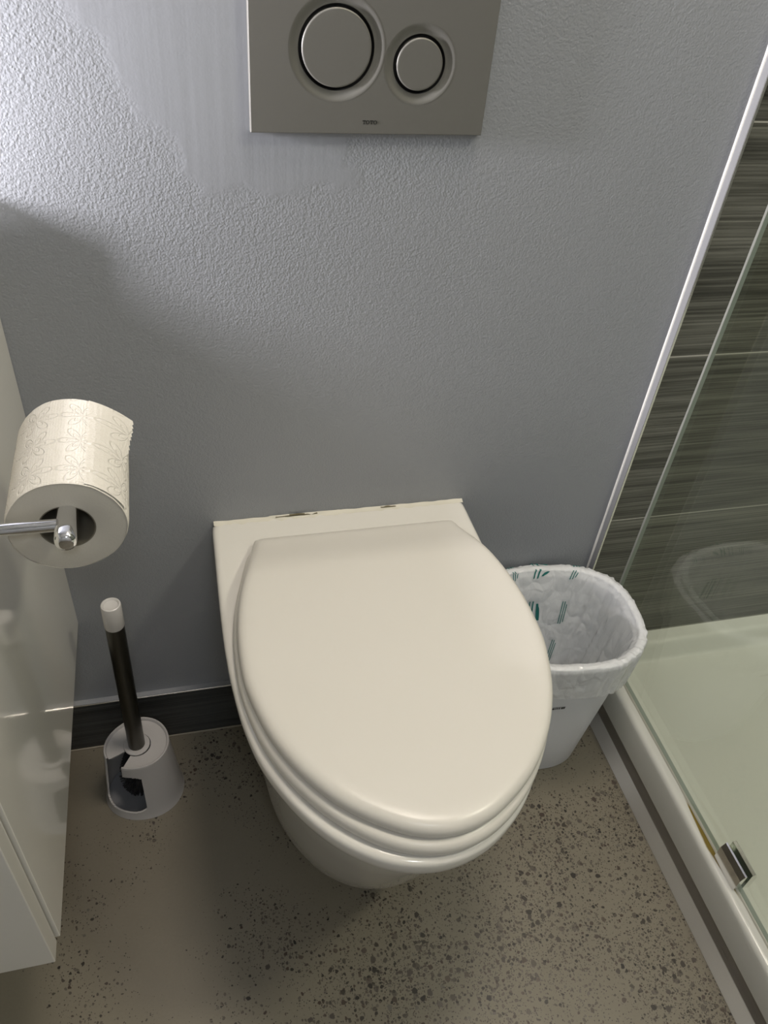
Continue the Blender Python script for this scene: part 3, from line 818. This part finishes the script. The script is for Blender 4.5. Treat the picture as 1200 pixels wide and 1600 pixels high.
for k in range(420):
    a = random.uniform(0, 2 * PI); z = random.uniform(0.02, 0.082); t_ = random.uniform(-0.1, 0.1)
    d = Vector((math.cos(a), math.sin(a), t_)); u_ = Vector((-math.sin(a), math.cos(a), 0)) * 0.0009
    p0 = Vector((BX, BY, z)) + d * 0.004; p1 = Vector((BX, BY, z)) + d * 0.036 * math.sqrt(max(0.2, 1 - ((z - 0.05) / 0.045) ** 2))
    vs = [bm.verts.new(p) for p in (p0 - u_, p0 + u_, p0 + Vector((0, 0, .0012)), p1 - u_, p1 + u_, p1 + Vector((0, 0, .0012)))]
    bm.faces.new((vs[0], vs[1], vs[4], vs[3])); bm.faces.new((vs[1], vs[2], vs[5], vs[4])); bm.faces.new((vs[2], vs[0], vs[3], vs[5]))
lathe(bm, [(0.006, 0.012), (0.026, 0.03), (0.029, 0.06), (0.026, 0.09), (0.006, 0.098)], (BX, BY, 0), 'Z', 24, True, True)
part('bristle_head', bm, M_bristle, brush, False)

# ------------------------------------------------------------------ waste bin with liner
WX, WY, WH = 0.541, -0.119, 0.322
ROT = math.radians(-6)
def bo(a, z, d=0.0, n_=2.9):
    f = z / WH
    A = 0.088 * (1 - f) + 0.119 * f + d; B = 0.072 * (1 - f) + 0.101 * f + d
    c, s = math.cos(a), math.sin(a)
    x = A * math.copysign(abs(c) ** (2 / n_), c); y = B * math.copysign(abs(s) ** (2 / n_), s)
    # fuller, rounder right end
    y *= 1 - 0.10 * max(0, x / A) ** 2
    xr = x * math.cos(ROT) - y * math.sin(ROT); yr = x * math.sin(ROT) + y * math.cos(ROT)
    return Vector((WX + xr, WY - 0.004 * (1 - f) + yr, z))
NB = 144
bm = bmesh.new()
prof = [(0.0006, -0.006), (0.0006, -0.001), (0.004, 0.0), (0.10, 0), (0.27, 0.0), (WH - .010, 0.0), (WH - .009, 0.0045), (WH - .004, 0.0058), (WH, 0.004), (WH + .0012, 0.001), (WH, -0.0015), (WH - .01, -0.0025), (0.10, -0.0025), (0.005, -0.0030)]
rings(bm, [[bo(2 * PI * i / NB, z, d) for i in range(NB)] for z, d in prof])
binr = empty('waste_bin', (WX, WY, 0), 'small white plastic waste bin between the toilet and the shower', 'waste bin')
part('bin_body', bm, M_bin, binr, True, 45)
# dark printed marking low on the front
bm = bmesh.new()
def front_pt(x, z, d):
    best = min((abs(bo(a, z, d).x - x), a) for a in [math.radians(180 + k * 0.25) for k in range(720)])
    return bo(best[1], z, d)
for (x0, x1, z0, z1) in ((0.500, 0.5075, 0.2062, 0.2100), (0.503, 0.509, 0.2135, 0.2147), (0.5135, 0.5175, 0.2052, 0.2105), (0.5185, 0.5198, 0.2058, 0.2115), (0.5206, 0.5232, 0.2062, 0.2118), (0.524, 0.5262, 0.2062, 0.2118), (0.527, 0.531, 0.2066, 0.2120), (0.5318, 0.5335, 0.2070, 0.2125), (0.5135, 0.5345, 0.2124, 0.2131)):
    q = [front_pt(x0, z0, 0.0003), front_pt(x1, z0, 0.0003), front_pt(x1, z1, 0.0003), front_pt(x0, z1, 0.0003)]
    bm.faces.new([bm.verts.new(p) for p in q])
part('printed_mark', bm, mat('grey_print', (0.07, 0.07, 0.075), 0.5), binr, False)

def bag_path(v):
    """v 0..1 from the outer skirt hem over the rim to the bottom -> (z, d)"""
    K = [(0.00, 0.252, 0.0105), (0.10, 0.280, 0.0095), (0.20, 0.308, 0.0090), (0.235, 0.319, 0.0088), (0.26, 0.3255, 0.0070), (0.285, 0.3275, 0.0025), (0.31, 0.325, -0.0035), (0.34, 0.315, -0.0075), (0.45, 0.27, -0.0085), (0.65, 0.17, -0.0075), (0.85, 0.06, -0.0070), (0.93, 0.022, -0.009), (1.0, 0.014, -0.030)]
    for (a, z0, d0), (b, z1, d1) in zip(K, K[1:]):
        if v <= b:
            s = (v - a) / (b - a); return z0 + (z1 - z0) * s, d0 + (d1 - d0) * s
    return K[-1][1:]
def bag(u, v, lift=0.0):
    a = 2 * PI * u
    z, d = bag_path(v)
    c, s = math.cos(a), math.sin(a)
    w1 = noise.noise(Vector((c * 4.0, s * 4.0, z * 7 + (5 if v > .29 else 0))))
    w2 = noise.noise(Vector((c * 9, s * 9, z * 12 + (9 if v > .29 else 0))))
    fold = noise.noise(Vector((c * 22, s * 22, 3 + z * 3)))
    rimk = math.exp(-((v - 0.285) / 0.07) ** 2)
    backk = 1 - 0.8 * max(0, s) ** 1.5
    if v < 0.27:
        amp = 0.0032; d2 = d + amp * (w1 * 0.8 + w2 * 0.5) + 0.0022 * fold + 0.0006
        d2 = max(d2, 0.0064 if v > 0.15 else 0.0020)
    else:
        amp = 0.0095 * sstep(0.29, 0.42, v) * (1 - sstep(0.85, 1.0, v)) * backk + 0.0008
        ridge = abs(w1) * -1.1 + w2 * 0.45
        d2 = d - amp * (0.7 + ridge) - 0.0022 * rimk * abs(fold)
        if v > 0.3: d2 = min(d2, -0.0048)
    z2 = z + rimk * (0.0018 * fold + 0.0012 * w2 + 0.0010)
    if v < 0.1: z2 += (0.1 - v) / 0.1 * (0.010 * w1 + 0.004 * math.sin(3 * a + 1) - 0.010 * max(0, c))
    return bo(a, max(z2, 0.012), d2 + (lift if v >= 0.29 else -lift) * -1)
bm = bmesh.new()
NU, NV = 260, 130
G = [[bm.verts.new(bag(i / NU, (j / NV))) for i in range(NU)] for j in range(NV + 1)]
for j in range(NV):
    for i in range(NU):
        k = (i + 1) % NU
        bm.faces.new((G[j][i], G[j][k], G[j + 1][k], G[j + 1][i]))
bm.faces.new(G[-1])
# teal print: pairs of short bars down the back panel and across the rim
marks = []
def bars(u, v0, v1, slant, n=3, gap=0.0058, th=0.0021):
    for q in range(n):
        uu = u + (q - 1) * gap
        a_, b_ = (v0 + (0.012 if q == 0 else 0), v1 - (0.010 if q == 0 else 0))
        rows = []
        for k in range(13):
            s = k / 12; v = a_ + (b_ - a_) * s; du = slant * (s - .5)
            rows.append([bm.verts.new(bag(uu + du - th / 2, v, 0.0016)), bm.verts.new(bag(uu + du + th / 2, v, 0.0016))])
        for r0, r1 in zip(rows, rows[1:]): marks.append(bm.faces.new((r0[0], r0[1], r1[1], r1[0])))
for u in (0.202, 0.256, 0.305):
    bars(u, 0.300, 0.345, 0.004); bars(u, 0.235, 0.285, -0.003, 3)
    bars(u, 0.46, 0.56, -0.003); bars(u, 0.64, 0.77, 0.003)
for f in marks: f.material_index = 1
liner = link('bin_liner', bm, [M_bag, M_teal], None, True, 75)
tag(liner, 'crumpled translucent white bin liner with teal marks folded over the waste bin rim', 'bin liner')
